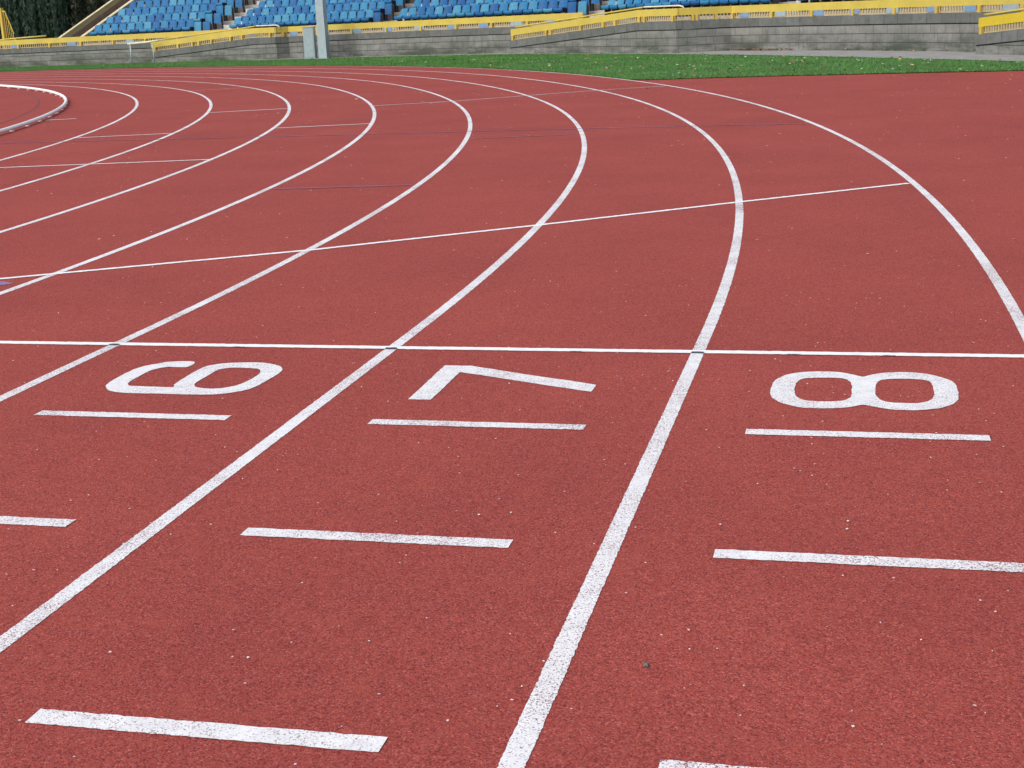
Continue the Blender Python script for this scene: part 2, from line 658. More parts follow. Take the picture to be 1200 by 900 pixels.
strip('seam', [polar(35.40 - 0.15 * math.cos(t * 3), t) for t in np.linspace(R(14), R(60), 200)], 0.03, M_SEAM, 0.0018, 'thin dark seam inside the kerb')
# blue paint smudge on the left
sm = [(-3.855 + 0.085 * math.cos(a) * (1 + 0.25 * math.sin(3 * a)), 1.292 + 0.065 * math.sin(a) * (1 + 0.2 * math.cos(4 * a))) for a in np.linspace(0, 6.2, 26)]
o = sheet('paint_smudge', sm, 0.0026, M_SMUDGE, None, track)
o['label'] = 'blue paint smudge beside the lane line'

DIGITS = {
'8': [[(0.303, -0.555), (0.303, -0.472), (0.311, -0.4), (0.334, -0.34), (0.369, -0.299), (0.42, -0.274), (0.479, -0.267), (0.531, -0.276), (0.575, -0.303), (0.607, -0.33), (0.64, -0.298), (0.684, -0.271), (0.735, -0.259), (0.792, -0.264), (0.841, -0.29), (0.881, -0.336), (0.906, -0.386), (0.912, -0.455), (0.912, -0.535), (0.906, -0.601), (0.89, -0.653), (0.861, -0.693), (0.821, -0.721), (0.774, -0.738), (0.722, -0.74), (0.676, -0.729), (0.636, -0.707), (0.604, -0.689), (0.57, -0.717), (0.523, -0.736), (0.469, -0.743), (0.415, -0.738), (0.373, -0.713), (0.337, -0.673), (0.312, -0.622)], [(0.382, -0.522), (0.384, -0.438), (0.398, -0.379), (0.43, -0.36), (0.481, -0.353), (0.532, -0.355), (0.557, -0.383), (0.57, -0.438), (0.57, -0.521), (0.568, -0.589), (0.552, -0.635), (0.522, -0.653), (0.474, -0.659), (0.426, -0.652), (0.396, -0.615), (0.384, -0.571)], [(0.649, -0.447), (0.661, -0.384), (0.689, -0.359), (0.732, -0.35), (0.789, -0.352), (0.823, -0.372), (0.835, -0.419), (0.836, -0.514), (0.831, -0.581), (0.812, -0.629), (0.777, -0.655), (0.737, -0.658), (0.691, -0.652), (0.661, -0.621), (0.648, -0.569), (0.647, -0.502)]],
'7': [[(-0.921, -0.746), (-0.925, -0.267), (-0.846, -0.27), (-0.823, -0.268), (-0.71, -0.322), (-0.537, -0.403), (-0.4, -0.46), (-0.303, -0.507), (-0.304, -0.598), (-0.412, -0.554), (-0.583, -0.478), (-0.727, -0.411), (-0.84, -0.364), (-0.839, -0.744)]],
'6': [[(-1.95, -0.276), (-2.05, -0.282), (-2.086, -0.312), (-2.123, -0.355), (-2.141, -0.405), (-2.145, -0.479), (-2.143, -0.561), (-2.134, -0.635), (-2.118, -0.67), (-2.087, -0.709), (-2.05, -0.732), (-2.002, -0.745), (-1.953, -0.746), (-1.873, -0.744), (-1.804, -0.746), (-1.737, -0.747), (-1.672, -0.742), (-1.625, -0.729), (-1.59, -0.706), (-1.563, -0.676), (-1.542, -0.632), (-1.535, -0.554), (-1.531, -0.485), (-1.532, -0.416), (-1.542, -0.365), (-1.571, -0.322), (-1.61, -0.295), (-1.653, -0.276), (-1.706, -0.271), (-1.76, -0.278), (-1.812, -0.292), (-1.845, -0.313), (-1.87, -0.352), (-1.877, -0.414), (-1.875, -0.491), (-1.873, -0.566), (-1.866, -0.622), (-1.856, -0.655), (-1.934, -0.652), (-2.004, -0.649), (-2.036, -0.645), (-2.056, -0.617), (-2.066, -0.573), (-2.066, -0.504), (-2.067, -0.434), (-2.052, -0.394), (-2.023, -0.365), (-1.988, -0.363), (-1.939, -0.359)], [(-1.79, -0.609), (-1.797, -0.566), (-1.796, -0.48), (-1.793, -0.395), (-1.77, -0.367), (-1.726, -0.356), (-1.674, -0.361), (-1.638, -0.371), (-1.615, -0.404), (-1.603, -0.459), (-1.604, -0.522), (-1.609, -0.572), (-1.624, -0.614), (-1.645, -0.642), (-1.672, -0.658), (-1.71, -0.663), (-1.748, -0.654), (-1.772, -0.639)]],
}
from mathutils.geometry import interpolate_bezier


def smooth_loop(p, hard):
    """Catmull-Rom through the outline, leaving sharp corners alone"""
    if hard:
        out = []
        for a, b in zip(p, p[1:] + p[:1]):
            out += seg(a, b, 0.02)[:-1]
        return out
    out = []
    n = len(p)
    for i in range(n):
        p0, p1, p2, p3 = (np.array(p[(i + k - 1) % n]) for k in range(4))
        for t in (0, 0.25, 0.5, 0.75):
            q = 0.5 * ((2 * p1) + (p2 - p0) * t + (2 * p0 - 5 * p1 + 4 * p2 - p3) * t * t + (3 * p1 - p0 - 3 * p2 + p3) * t ** 3)
            out.append(tuple(q))
    return out


for d, loops in DIGITS.items():
    lp = []
    for k, l in enumerate(loops):
        s = smooth_loop(l, d == '7')
        s = [(x + random.gauss(0, 0.0009), y + random.gauss(0, 0.0009)) for x, y in s]
        lp.append([Vector((x, y, 0)) for x, y in s])
    tri = tessellate_polygon(lp)
    allp = [p for l in lp for p in l]
    f = []
    for t in tri:
        a, b, c = (allp[k] for k in t)
        f.append(tuple(t) if (b - a).cross(c - a).z > 0 else tuple(t)[::-1])
    me = bpy.data.meshes.new('lane_number')
    me.from_pydata([(p.x, p.y, 0.0022) for p in allp], [], f)
    me.materials.append(M_DIGIT)
    o = bpy.data.objects.new('lane_number', me)
    COL.objects.link(o)
    o.parent = track
    o['label'] = 'large white painted number %s lying sideways in its lane' % d

# grit on the rubber: tiny pale flakes
mb = MB()
for _ in range(1700):
    if random.random() < 0.45:
        x, y = random.uniform(-3.2, 2.2), random.uniform(-4.2, 1.5)
        s = random.choice((0.0018, 0.0022, 0.0028, 0.0036))
    else:
        x, y = random.uniform(-12, 6), random.uniform(1.5, 19)
        s = random.choice((0.0035, 0.0045, 0.006, 0.009)) * (0.7 + y / 22)
    a0 = random.uniform(0, 6)
    mb.face([(x + s * math.cos(a0 + a) * random.uniform(0.7, 1.3), y + s * math.sin(a0 + a) * random.uniform(0.7, 1.3),
              0.0052 + random.uniform(0, 0.002)) for a in (0, 1.2, 2.4, 3.7, 5.0)])
M_GRIT = mat_simple('grit', (0.66, 0.61, 0.60), 0.7, 0.2, 30)
tag(mb.build('gravel', M_GRIT, merge=False), 'tiny pale grit scattered over the red track', 'grit', kind='stuff')

# a single dark bud lying on the track in lane 8
bm = bmesh.new()
bmesh.ops.create_icosphere(bm, subdivisions=3, radius=1.0)
for v in bm.verts:
    k = 1 + 0.28 * math.sin(3.1 * v.co.x + 1) * math.cos(2.7 * v.co.y) + 0.15 * math.sin(9 * v.co.z + 4 * v.co.x)
    v.co = Vector((v.co.x * 0.0068 * k, v.co.y * 0.006 * k, v.co.z * 0.0042 * k))
me = bpy.data.meshes.new('pebble')
bm.to_mesh(me)
bm.free()
for p in me.polygons:
    p.use_smooth = True
me.materials.append(M_STONE)
peb = bpy.data.objects.new('pebble', me)
peb.location = (0.178, -2.649, 0.004)
COL.objects.link(peb)
tag(peb, 'small dark grey pebble lying on the red track in lane 8', 'pebble')

# ------------------------------------------------------------------ kerb rail on the inside of the bend
kerb = thing('track_kerb', 'raised white metal kerb rail on feet round the inside of the bend', 'kerb rail', (*polar(35.9, R(20)), 0))
kp = [(-7 * LANE, y) for y in np.arange(-6, YC, 0.5)] + [polar(lane_r(0, t), t) for t in np.linspace(0, R(100), 260)]
mb = MB()
mb.tube([(x, y, 0.046) for x, y in kp], 0.028, 14)
child('rail', mb, M_KERB, kerb, True)
for t in np.arange(2, 75, 1.55):
    x, y = polar(lane_r(0, R(t)), R(t))
    mb = MB()
    M3 = Matrix.Rotation(R(t), 3, 'Z')
    mb.box((x, y, 0.006), (0.052, 0.05, 0.012), M3)
    mb.box((x, y, 0.020), (0.030, 0.045, 0.024), M3)
    child('foot', mb, M_KERB, kerb)

# ------------------------------------------------------------------ verge, path
grass_edge = edge_line + arc(edge_r, 25.9, 118, 90)
far = arc(lambda t: path_r(t) + 0.0, 118, 21.0, 110) + [(12.0, 18.9), (16.0, 18.2)]


def far_pts():
    pts = arc(path_r, 118, 24.5, 110)
    x, y = pts[-1]
    pts += [(x + 1.2, y - 1.45), (x + 2.6, y - 2.5), (16.0, 17.7)]
    return pts


FAR = far_pts()
verge_outline = grass_edge + FAR
sheet('grass_verge', verge_outline, 0.012, M_TURF)
pth = FAR[:0] + [p for p in reversed(FAR)]
wall_side = arc(lambda t: wall_r(t) + 0.05, 118, 18, 110)
sheet('footpath', pth + wall_side + [(17, 24), (17, 17.7)], 0.020, M_PATH)

# point-in-polygon for scattering
VO = np.array(verge_outline)


def inside(P, poly):
    x, y = P[:, 0], P[:, 1]
    r = np.zeros(len(P), bool)
    a = poly
    b = np.roll(poly, -1, 0)
    for (x0, y0), (x1, y1) in zip(a, b):
        c = ((y0 > y) != (y1 > y))
        r ^= c & (x < (x1 - x0) * (y - y0) / (y1 - y0 + 1e-12) + x0)
    return r


def scatter(n, x0, x1, y0, y1):
    P = np.stack([RNG.uniform(x0, x1, n), RNG.uniform(y0, y1, n)], 1)
    return P[inside(P, VO)]


Pg = np.concatenate([scatter(150000, -12, 8, 16, 38), scatter(150000, -32, -8, 26, 45)])
Pe = []
for a, b in zip(grass_edge, grass_edge[1:]):          # ragged fringe along the rubber
    Lg = math.hypot(b[0] - a[0], b[1] - a[1])
    k = int(Lg * 220)
    t = RNG.uniform(0, 1, k)
    Pe.append(np.stack([a[0] + (b[0] - a[0]) * t, a[1] + (b[1] - a[1]) * t], 1) + RNG.normal(0, 0.03, (k, 2)))
Pg = np.concatenate([Pg] + Pe)
nb = len(Pg)
h = RNG.uniform(0.018, 0.050, nb)
ang = RNG.uniform(0, 2 * np.pi, nb)
w = RNG.uniform(0.004, 0.009, nb)
lean = RNG.normal(0, 0.014, (nb, 2))
v = np.zeros((nb, 3, 3))
v[:, 0, 0] = Pg[:, 0] + np.cos(ang) * w
v[:, 0, 1] = Pg[:, 1] + np.sin(ang) * w
v[:, 1, 0] = Pg[:, 0] - np.cos(ang) * w
v[:, 1, 1] = Pg[:, 1] - np.sin(ang) * w
v[:, :2, 2] = 0.010
v[:, 2, :2] = Pg + lean
v[:, 2, 2] = 0.012 + h
me = bpy.data.meshes.new('grass')
me.vertices.add(nb * 3)
me.vertices.foreach_set('co', v.reshape(-1))
me.loops.add(nb * 3)
me.loops.foreach_set('vertex_index', np.arange(nb * 3, dtype=np.int32))
me.polygons.add(nb)
me.polygons.foreach_set('loop_start', np.arange(0, nb * 3, 3, dtype=np.int32))
me.update()
me.validate()
me.materials.append(M_BLADE)
go = bpy.data.objects.new('grass', me)
COL.objects.link(go)
tag(go, 'short green grass on the verge between track and wall', 'grass', kind='stuff')

# fallen leaves
cols = [((0.50, 0.38, 0.17), 3), ((0.62, 0.54, 0.30), 3), ((0.30, 0.14, 0.06), 3), ((0.55, 0.60, 0.50), 1.2), ((0.17, 0.09, 0.045), 2), ((0.42, 0.17, 0.10), 2)]
lv, lf, lc = [], [], []


def leaf(x, y, z, s, col=None):
    a0 = random.uniform(0, 6.28)
    c = col or random.choices([q[0] for q in cols], [q[1] for q in cols])[0]
    c = [q * random.uniform(0.45, 0.95) for q in c]
    prof = [(-0.1, 1.0), (0.35, 0.55), (0.6, 0.75), (0.55, 0.2), (0.9, -0.1), (0.45, -0.4), (0.1, -0.9),
            (-0.35, -0.5), (-0.85, -0.35), (-0.55, 0.1), (-0.7, 0.6), (-0.35, 0.5)]
    i = len(lv)
    tx, ty = random.uniform(-0.5, 0.5), random.uniform(-0.5, 0.5)
    ca, sa = math.cos(a0), math.sin(a0)
    lv.append((x, y, z + 0.004))
    for px_, py_ in prof:
        px_ *= s * random.uniform(0.8, 1.1)
        py_ *= s * random.uniform(0.8, 1.1)
        X, Y = px_ * ca - py_ * sa, px_ * sa + py_ * ca
        lv.append((x + X, y + Y, z + max(-0.002, X * tx + Y * ty) + abs(px_) * 0.35))
    n = len(prof)
    for k in range(n):
        lf.append((i, i + 1 + k, i + 1 + (k + 1) % n))
        lc.append(c)


Pl = np.concatenate([scatter(1500, -11, 8, 16, 34), scatter(330, -32, -8, 26, 44)])
for x, y in Pl:
    leaf(x, y, 0.040, random.choice((0.018, 0.024, 0.030, 0.036, 0.05)))
for _ in range(260):                                   # drifts at the foot of the wall
    t = R(random.uniform(22, 62))
    if random.random() < 0.45:
        t = R(random.gauss(37.2, 0.7))
    r_ = wall_r(t) - abs(random.gauss(0.02, 0.14)) - 0.03
    leaf(*polar(r_, t), 0.026 + random.uniform(0, 0.03), random.uniform(0.03, 0.055), random.choice(((0.30, 0.13, 0.09), (0.36, 0.18, 0.11), (0.16, 0.09, 0.06), (0.45, 0.30, 0.18))))
for _ in range(14):
    leaf(random.uniform(-9, 4), random.uniform(12, 20), 0.006, random.uniform(0.02, 0.035), (0.5, 0.42, 0.30))
me = bpy.data.meshes.new('fallen_leaves')
me.from_pydata(lv, [], lf)
at = me.color_attributes.new('tint', 'FLOAT_COLOR', 'CORNER')
k = 0
for p, c in zip(me.polygons, lc):
    for li in p.loop_indices:
        at.data[li].color = (c[0], c[1], c[2], 1)
me.materials.append(M_LEAF)
lo = bpy.data.objects.new('fallen_leaves', me)
COL.objects.link(lo)
tag(lo, 'yellow and brown autumn leaves scattered on the grass verge and path', 'fallen leaves', kind='stuff')

# ------------------------------------------------------------------ main wall


def wall_line(a, b, step=0.25, off=0.0):
    """plan points and outward normals from theta a to theta b (degrees)"""
    n = max(2, int(abs(R(b) - R(a)) * 50 / step))
    th = np.linspace(R(a), R(b), n + 1)
    pts = [polar(wall_r(t) + off, t) for t in th]
    nr = []
    for i in range(len(pts)):
        p, q = pts[max(i - 1, 0)], pts[min(i + 1, len(pts) - 1)]
        dx, dy = q[0] - p[0], q[1] - p[1]
        l = math.hypot(dx, dy)
        m = (dy / l, -dx / l)
        if m[0] * math.cos(th[i]) + m[1] * math.sin(th[i]) < 0:
            m = (-m[0], -m[1])
        nr.append(m)
    return th, pts, nr


th, pts, nr = wall_line(16, 100)
wall = thing('block_wall', 'low grey concrete block wall round the bend, stained dark at its foot', 'wall', (*polar(wall_r(R(40)), R(40)), 0))
mb = MB()
mb.sweep(pts, nr, lambda i: [(0, -0.05), (0, Z_CB * hfac(th[i]) - 0.008), (0.22, Z_CB * hfac(th[i]) - 0.008), (0.22, -0.05)])
child('blockwork', mb, M_BLOCK, wall)
mb = MB()
mb.sweep(pts, nr, lambda i: [(-0.022, Z_CB * hfac(th[i]) + 0.018), (-0.022, Z_CT * hfac(th[i])), (0.25, Z_CT * hfac(th[i])), (0.25, Z_CB * hfac(th[i]) + 0.018)])
child('coping', mb, M_COPING, wall)
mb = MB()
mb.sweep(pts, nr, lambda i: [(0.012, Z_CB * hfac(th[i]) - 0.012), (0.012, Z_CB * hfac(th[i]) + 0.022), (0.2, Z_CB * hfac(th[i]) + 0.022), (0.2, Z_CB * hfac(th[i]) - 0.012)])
child('shaded_joint', mb, M_JOINT_SHADE, wall)  # recessed strip under the coping, coloured near-black for the shadow line


def railing(name, label, pts, nr, zt, post_at, bar_step=0.095, board=(0.145, 0.33), panels=None, mat=None, handrail=None, rail_mat=None):
    """board on posts over a bottom rail with upright bars; zt = coping top per point"""
    mat = mat or M_YEL
    g = thing(name, label, 'railing', (pts[0][0], pts[0][1], zt[0]), 'yellow railings on the block walls')
    mb = MB()
    mb.sweep(pts, nr, lambda i: [(0.045, zt[i] + board[0]), (0.045, zt[i] + board[1]), (0.085, zt[i] + board[1]), (0.085, zt[i] + board[0])])
    child('board', mb, mat, g)
    u = [0.0]
    for a, b in zip(pts, pts[1:]):
        u.append(u[-1] + math.hypot(b[0] - a[0], b[1] - a[1]))

    def at(s):
        i = min(max(int(np.searchsorted(u, s)) - 1, 0), len(u) - 2)
        f = (s - u[i]) / (u[i + 1] - u[i])
        p = [pts[i][k] + (pts[i + 1][k] - pts[i][k]) * f for k in (0, 1)]
        d = math.atan2(pts[i + 1][1] - pts[i][1], pts[i + 1][0] - pts[i][0])
        return p, nr[i], zt[i] + (zt[i + 1] - zt[i]) * f, d
    mb = MB()
    hw_ = 0.017
    cuts = [0.0]
    for s in np.arange(0.06, u[-1] - 0.04, bar_step):
        cuts += [s - hw_, s + hw_]
    cuts.append(u[-1])
    ring = []
    for s in cuts:
        p, m, z, d = at(s)
        ring.append([(p[0] + m[0] * o_, p[1] + m[1] * o_, z + q) for o_, q in ((0.055, 0.012), (0.055, 0.034), (0.08, 0.034), (0.08, 0.012), (0.055, board[0] - 0.001), (0.08, board[0] - 0.001))])
    for k, (a, b) in enumerate(zip(ring, ring[1:])):
        mb.face([a[0], b[0], b[1], a[1]])
        mb.face([a[2], b[2], b[3], a[3]])
        mb.face([a[3], b[3], b[0], a[0]])
        if k % 2 == 0:
            mb.face([a[1], b[1], b[2], a[2]])
        else:
            mb.face([a[1], b[1], b[4], a[4]])
            mb.face([b[2], a[2], a[5], b[5]])
            mb.face([a[2], a[1], a[4], a[5]])
            mb.face([b[1], b[2], b[5], b[4]])
            mb.face([a[4], b[4], b[5], a[5]])
    mb.face(ring[0][3::-1])
    mb.face(ring[-1][:4])
    child('grille', mb, M_BAR, g)
    s_list = post_at if not isinstance(post_at, float) else np.arange(0.12, u[-1], post_at)
    for s in s_list:
        if s > u[-1] - 0.01:
            continue
        p, m, z, d = at(s)
        mb = MB()
        mb.box((p[0] + m[0] * 0.022, p[1] + m[1] * 0.022, z + board[0] / 2 - 0.004), (0.075, 0.042, board[0] + 0.008), Matrix.Rotation(d, 3, 'Z'))
        mb.box((p[0] + m[0] * 0.118, p[1] + m[1] * 0.118, z + board[1] / 2), (0.06, 0.06, board[1]), Matrix.Rotation(d, 3, 'Z'))
        child('post', mb, M_YPOST, g)
    if panels:
        for k, s in enumerate(np.arange(panels[0], u[-1] - 0.3, panels[1])):
            p, m, z, d = at(s)
            mb = MB()
            wd = 0.30 + 0.16 * ((k * 7) % 5) / 4
            mb.box((p[0] + m[0] * 0.048, p[1] + m[1] * 0.048, z + 0.085), (wd, 0.010, 0.116), Matrix.Rotation(d, 3, 'Z'))
            child('panel', mb, M_PANW if k % 3 == 1 else M_PANB, g)
    if handrail:
        hp = []
        for s in np.linspace(handrail[0], min(handrail[1], u[-1] - 0.01), 24):
            p, m, z, d = at(s)
            hp.append((p[0] + m[0] * 0.16, p[1] + m[1] * 0.16, z + board[1] + 0.055))
        mb = MB()
        mb.tube(hp, 0.022, 8)
        child('handrail', mb, rail_mat or M_YEL, g, True)
        if handrail[1] < u[-1] - 0.3:
            hp = []
            for s in np.linspace(handrail[1] + 0.04, u[-1] - 0.05, 14):
                p, m, z, d = at(s)
                hp.append((p[0] + m[0] * 0.16, p[1] + m[1] * 0.16, z + board[1] + 0.065))
            e = Vector(hp[-1])
            hp += [(e.x + 0.1, e.y - 0.02, e.z - 0.03), (e.x + 0.13, e.y - 0.02, e.z - 0.12)]
            mb = MB()
            mb.tube(hp, 0.022, 8)
            child('handrail', mb, M_PALE, g, True)
    return g


for nm, a, b, lab in (('a', 100, 58.5, 'yellow board railing on the main wall left of the floodlight mast, seats behind'),
                      ('b', 58.3, 44.6, 'yellow board railing on the main wall between floodlight mast and long middle ramp'),
                      ('c', 38.62, 18, 'yellow board railing on the main wall right of the middle ramp')):
    th, pts, nr = wall_line(a, b)
    zt = [Z_CT * hfac(t) for t in th]
    railing('railing', lab, pts, nr, zt, 1.46, panels=(0.55, 2.66 if nm == 'a' else 1.33))

# ------------------------------------------------------------------ ramps in front of the wall


def resample(poly, step=0.25):
    out = []
    for a, b in zip(poly, poly[1:]):
        L_ = math.hypot(b[0] - a[0], b[1] - a[1])
        k = max(1, int(L_ / step))
        for i in range(k):
            f = i / k
            out.append(tuple(a[q] + (b[q] - a[q]) * f for q in range(3)))
    out.append(tuple(poly[-1]))
    return out


def normals(pts, side=1):
    nr = []
    for i in range(len(pts)):
        p, q = pts[max(i - 1, 0)], pts[min(i + 1, len(pts) - 1)]
        dx, dy = q[0] - p[0], q[1] - p[1]
        l = math.hypot(dx, dy)
        nr.append((-dy / l * side, dx / l * side))
    return nr


def ramp_wall(label, front, ret, rlabel, hr, posts, ymat=None):
    """front: (x, y, coping_top) from the low end up to the outer corner; ret: return to the main wall"""
    f = resample(front)
    nf = normals(f)
    g = thing('access_ramp', label, 'ramp', (front[0][0], front[0][1], 0), 'block ramps up to the stand')
    mb = MB()
    mb.sweep(f, nf, lambda i: [(0, -0.03), (0, f[i][2] - 0.233), (0.2, f[i][2] - 0.233), (0.2, -0.03)])
    child('blockwork', mb, M_BLOCK, g)
    mb = MB()
    mb.sweep(f, nf, lambda i: [(-0.022, f[i][2] - 0.207), (-0.022, f[i][2]), (0.23, f[i][2]), (0.23, f[i][2] - 0.207)])
    child('coping', mb, M_COPING, g)
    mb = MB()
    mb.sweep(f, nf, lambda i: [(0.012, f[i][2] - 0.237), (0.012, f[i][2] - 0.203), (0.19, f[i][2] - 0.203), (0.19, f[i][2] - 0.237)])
    child('shaded_joint', mb, M_JOINT_SHADE, g)  # same painted shadow line under the ramp coping
    # sloping floor behind the front wall
    mb = MB()
    mb.sweep(f, nf, lambda i: [(0.235, 0.02), (0.235, max(0.03, f[i][2] - 0.30)), (0.95, max(0.03, f[i][2] - 0.30)), (0.95, 0.02)])
    child('ramp_floor', mb, M_PATH, g)
    if ret:
        r_ = resample(ret)
        n2 = normals(r_)
        mb = MB()
        mb.sweep(r_, n2, lambda i: [(0.002, -0.03), (0.002, r_[i][2] - 0.225), (0.2, r_[i][2] - 0.225), (0.2, -0.03)], u0=0.2)
        child('return_wall', mb, M_BLOCK, g)
        mb = MB()
        mb.sweep(r_, n2, lambda i: [(-0.018, r_[i][2] - 0.207), (-0.018, r_[i][2] + 0.003), (0.23, r_[i][2] + 0.003), (0.23, r_[i][2] - 0.207)], u0=0.2)
        child('return_coping', mb, M_COPING, g)
    railing('railing', rlabel, f, nf, [p[2] for p in f], posts, 0.085, handrail=hr, mat=ymat)
    return g


def wp(td, off=0.0):
    return polar(wall_r(R(td)) + off, R(td))


# middle ramp
hi = Z_CT
w2 = wp(38.5, 0.02)
ramp_wall('grey block ramp rising to the right in front of the middle of the wall',
          [(-9.71, 37.61, 0.405), (-5.25, 33.90, hi), (-4.079, 32.943, hi)], [(-4.079, 32.943, hi), (w2[0], w2[1], hi)],
          'sloping yellow board railing with pale handrail end on the long middle ramp', (0.1, 5.85),
          [0.12, 1.75, 1.98, 3.35, 4.35, 4.85, 5.85, 6.05, 7.15])
rt = resample([(-4.079, 32.943, hi), (w2[0], w2[1], hi)])
railing('railing', 'short yellow board railing in shade, turning back from the middle ramp to the wall', rt, normals(rt), [p[2] + 0.003 for p in rt], [0.45, 0.55, 1.08])
# left ramp
hl = Z_CT * hfac(R(58.5))
w1 = wp(57.9, 0.02)
ramp_wall('grey block ramp rising to the right at the far left of the wall',
          [(-24.23, 42.57, 0.40), (-19.75, 41.50, hl), (-18.83, 41.27, hl)], [(-18.83, 41.27, hl), (w1[0], w1[1], hl)],
          'sloping yellow board railing on the left ramp by the silver posts', (0.1, 4.6), [0.2, 1.25, 1.9, 2.2, 2.75, 3.6, 4.1, 5.3])
rt = resample([(-18.83, 41.27, hl), (w1[0], w1[1], hl)])
railing('railing', 'short yellow board railing behind the grey cabinet, joining left ramp to wall', rt, normals(rt), [p[2] + 0.003 for p in rt], [0.3])
# right ramp, running out of the picture
dx, dy = 3.715 - 2.912, 24.473 - 25.821
dl = math.hypot(dx, dy)
dx, dy = dx / dl, dy / dl
ramp_wall('grey block ramp starting at the far right of the wall',
          [(2.912, 25.821, 0.405), (2.912 + dx * 5.8, 25.821 + dy * 5.8, hi), (2.912 + dx * 7.3, 25.821 + dy * 7.3, hi)], None,
          'bright yellow sloping board railing on the right ramp', (0.02, 5.8), [0.12, 1.6, 3.1, 4.6, 5.8, 7.1],
          mat_yellow('bright_yellow_paint', (0.62, 0.46, 0.028), False))

# silver posts and pale rail in front of the left ramp
for k, (x, y, hh, lab) in enumerate(((-24.95, 42.45, 0.70, 'thin silver post carrying the pale rail, left one of two by the left ramp'),
                                     (-23.95, 42.25, 0.66, 'thin silver post at the foot of the left ramp, right one of two'))):
    mb = MB()
    mb.tube([(x, y, 0), (x, y, hh)], 0.025, 10)
    mb.tube([(x, y, 0.0), (x, y, 0.012)], 0.06, 10)
    o = mb.build('handrail_post', M_STEEL, None, True)
    tag(o, lab, 'post', 'silver posts by the left ramp')
mb = MB()
mb.tube([(-25.05, 42.47, 0.72), (-24.2, 42.33, 0.755), (-23.7, 42.22, 0.80)], 0.035, 10)
o = mb.build('handrail', M_PALE, None, True)
tag(o, 'short pale yellow rail resting on two silver posts by the left ramp', 'handrail')

# ------------------------------------------------------------------ floodlight mast and cabinet
PX, PY = -16.62, 40.00
mast = thing('floodlight_mast', 'tall square grey steel mast standing before the wall', 'floodlight mast', (PX, PY, 0))
view = math.atan2(PY + 5.2, PX - 0.57)
A = Matrix.Rotation(view - math.pi / 2 + R(-24), 3, 'Z')
mb = MB()
mb.box((PX, PY, 0.56), (0.29, 0.29, 1.12), A)
child('sleeve', mb, M_STEEL, mast)
mb = MB()
w0, w1_ = 0.135, 0.10
pr = []
for z, w_ in ((1.10, w0), (12.0, w1_)):
    pr.append([Vector((PX, PY, z)) + A @ Vector((a * w_, b * w_, 0)) for a, b in ((-1, -1), (1, -1), (1, 1), (-1, 1))])
for k in range(4):
    m_ = (k + 1) % 4
    mb.face([pr[0][k], pr[0][m_], pr[1][m_], pr[1][k]])
mb.face(pr[1])
child('pole', mb, M_STEEL, mast)
mb = MB()
mb.box((PX, PY, 0.02), (0.46, 0.46, 0.035), A)
child('base_plate', mb, M_STEELD, mast)
mb = MB()
mb.box((PX, PY, 12.05), (2.0, 0.12, 0.1), A)
child('head_frame', mb, M_STEELD, mast)
for k in (-0.8, -0.27, 0.27, 0.8):
    mb = MB()
    c = Vector((PX, PY, 12.3)) + A @ Vector((k, -0.15, 0))
    mb.box(c, (0.42, 0.22, 0.36), A @ Matrix.Rotation(R(25), 3, 'X'))
    child('floodlight', mb, M_STEELD, mast)
CX, CY = -17.22, 40.32
A2 = Matrix.Rotation(view - math.pi / 2 + R(-14), 3, 'Z')
cab = thing('utility_cabinet', 'narrow upright grey steel cabinet beside the floodlight mast', 'cabinet', (CX, CY, 0))
mb = MB()
mb.box((CX, CY, 0.52), (0.36, 0.30, 1.02), A2)
child('body', mb, M_STEEL, cab)
mb = MB()
mb.box((CX, CY, 1.045), (0.39, 0.33, 0.03), A2)
child('lid', mb, M_STEELD, cab)
mb = MB()
c = Vector((CX, CY, 0.53)) + A2 @ Vector((0, -0.154, 0))
mb.box(c, (0.31, 0.008, 0.90), A2)
child('door', mb, M_STEEL, cab)

# ------------------------------------------------------------------ stand
SL = [(-28.62, 45.90), (-22.36, 44.76), (-15.17, 42.80), (-7.26, 39.28), (-1.33, 35.12), (1.9, 31.98), (4.6, 28.7)]   # front seat line, knuckles at the aisles
ROWD, RISE, NROW = 0.75, 0.282, 6


def miter(pl):
    out = []
    for i in range(len(pl)):
        ns = []
        for a, b in ((i - 1, i), (i, i + 1)):
            if 0 <= a and b < len(pl):
                d = Vector((pl[b][0] - pl[a][0], pl[b][1] - pl[a][1]))
                d.normalize()
                ns.append(Vector((-d.y, d.x)))
        if len(ns) == 1:
            out.append(ns[0])
        else:
            s = ns[0] + ns[1]
            out.append(s / s.dot(ns[0]))
    return out


SN = miter(SL)


def sh(p):
    return hfac(math.atan2(p[1] - YC, p[0] - XC)) ** 1.0


def tread_z(k, p):
    return 0.91 * sh(p) + RISE * k


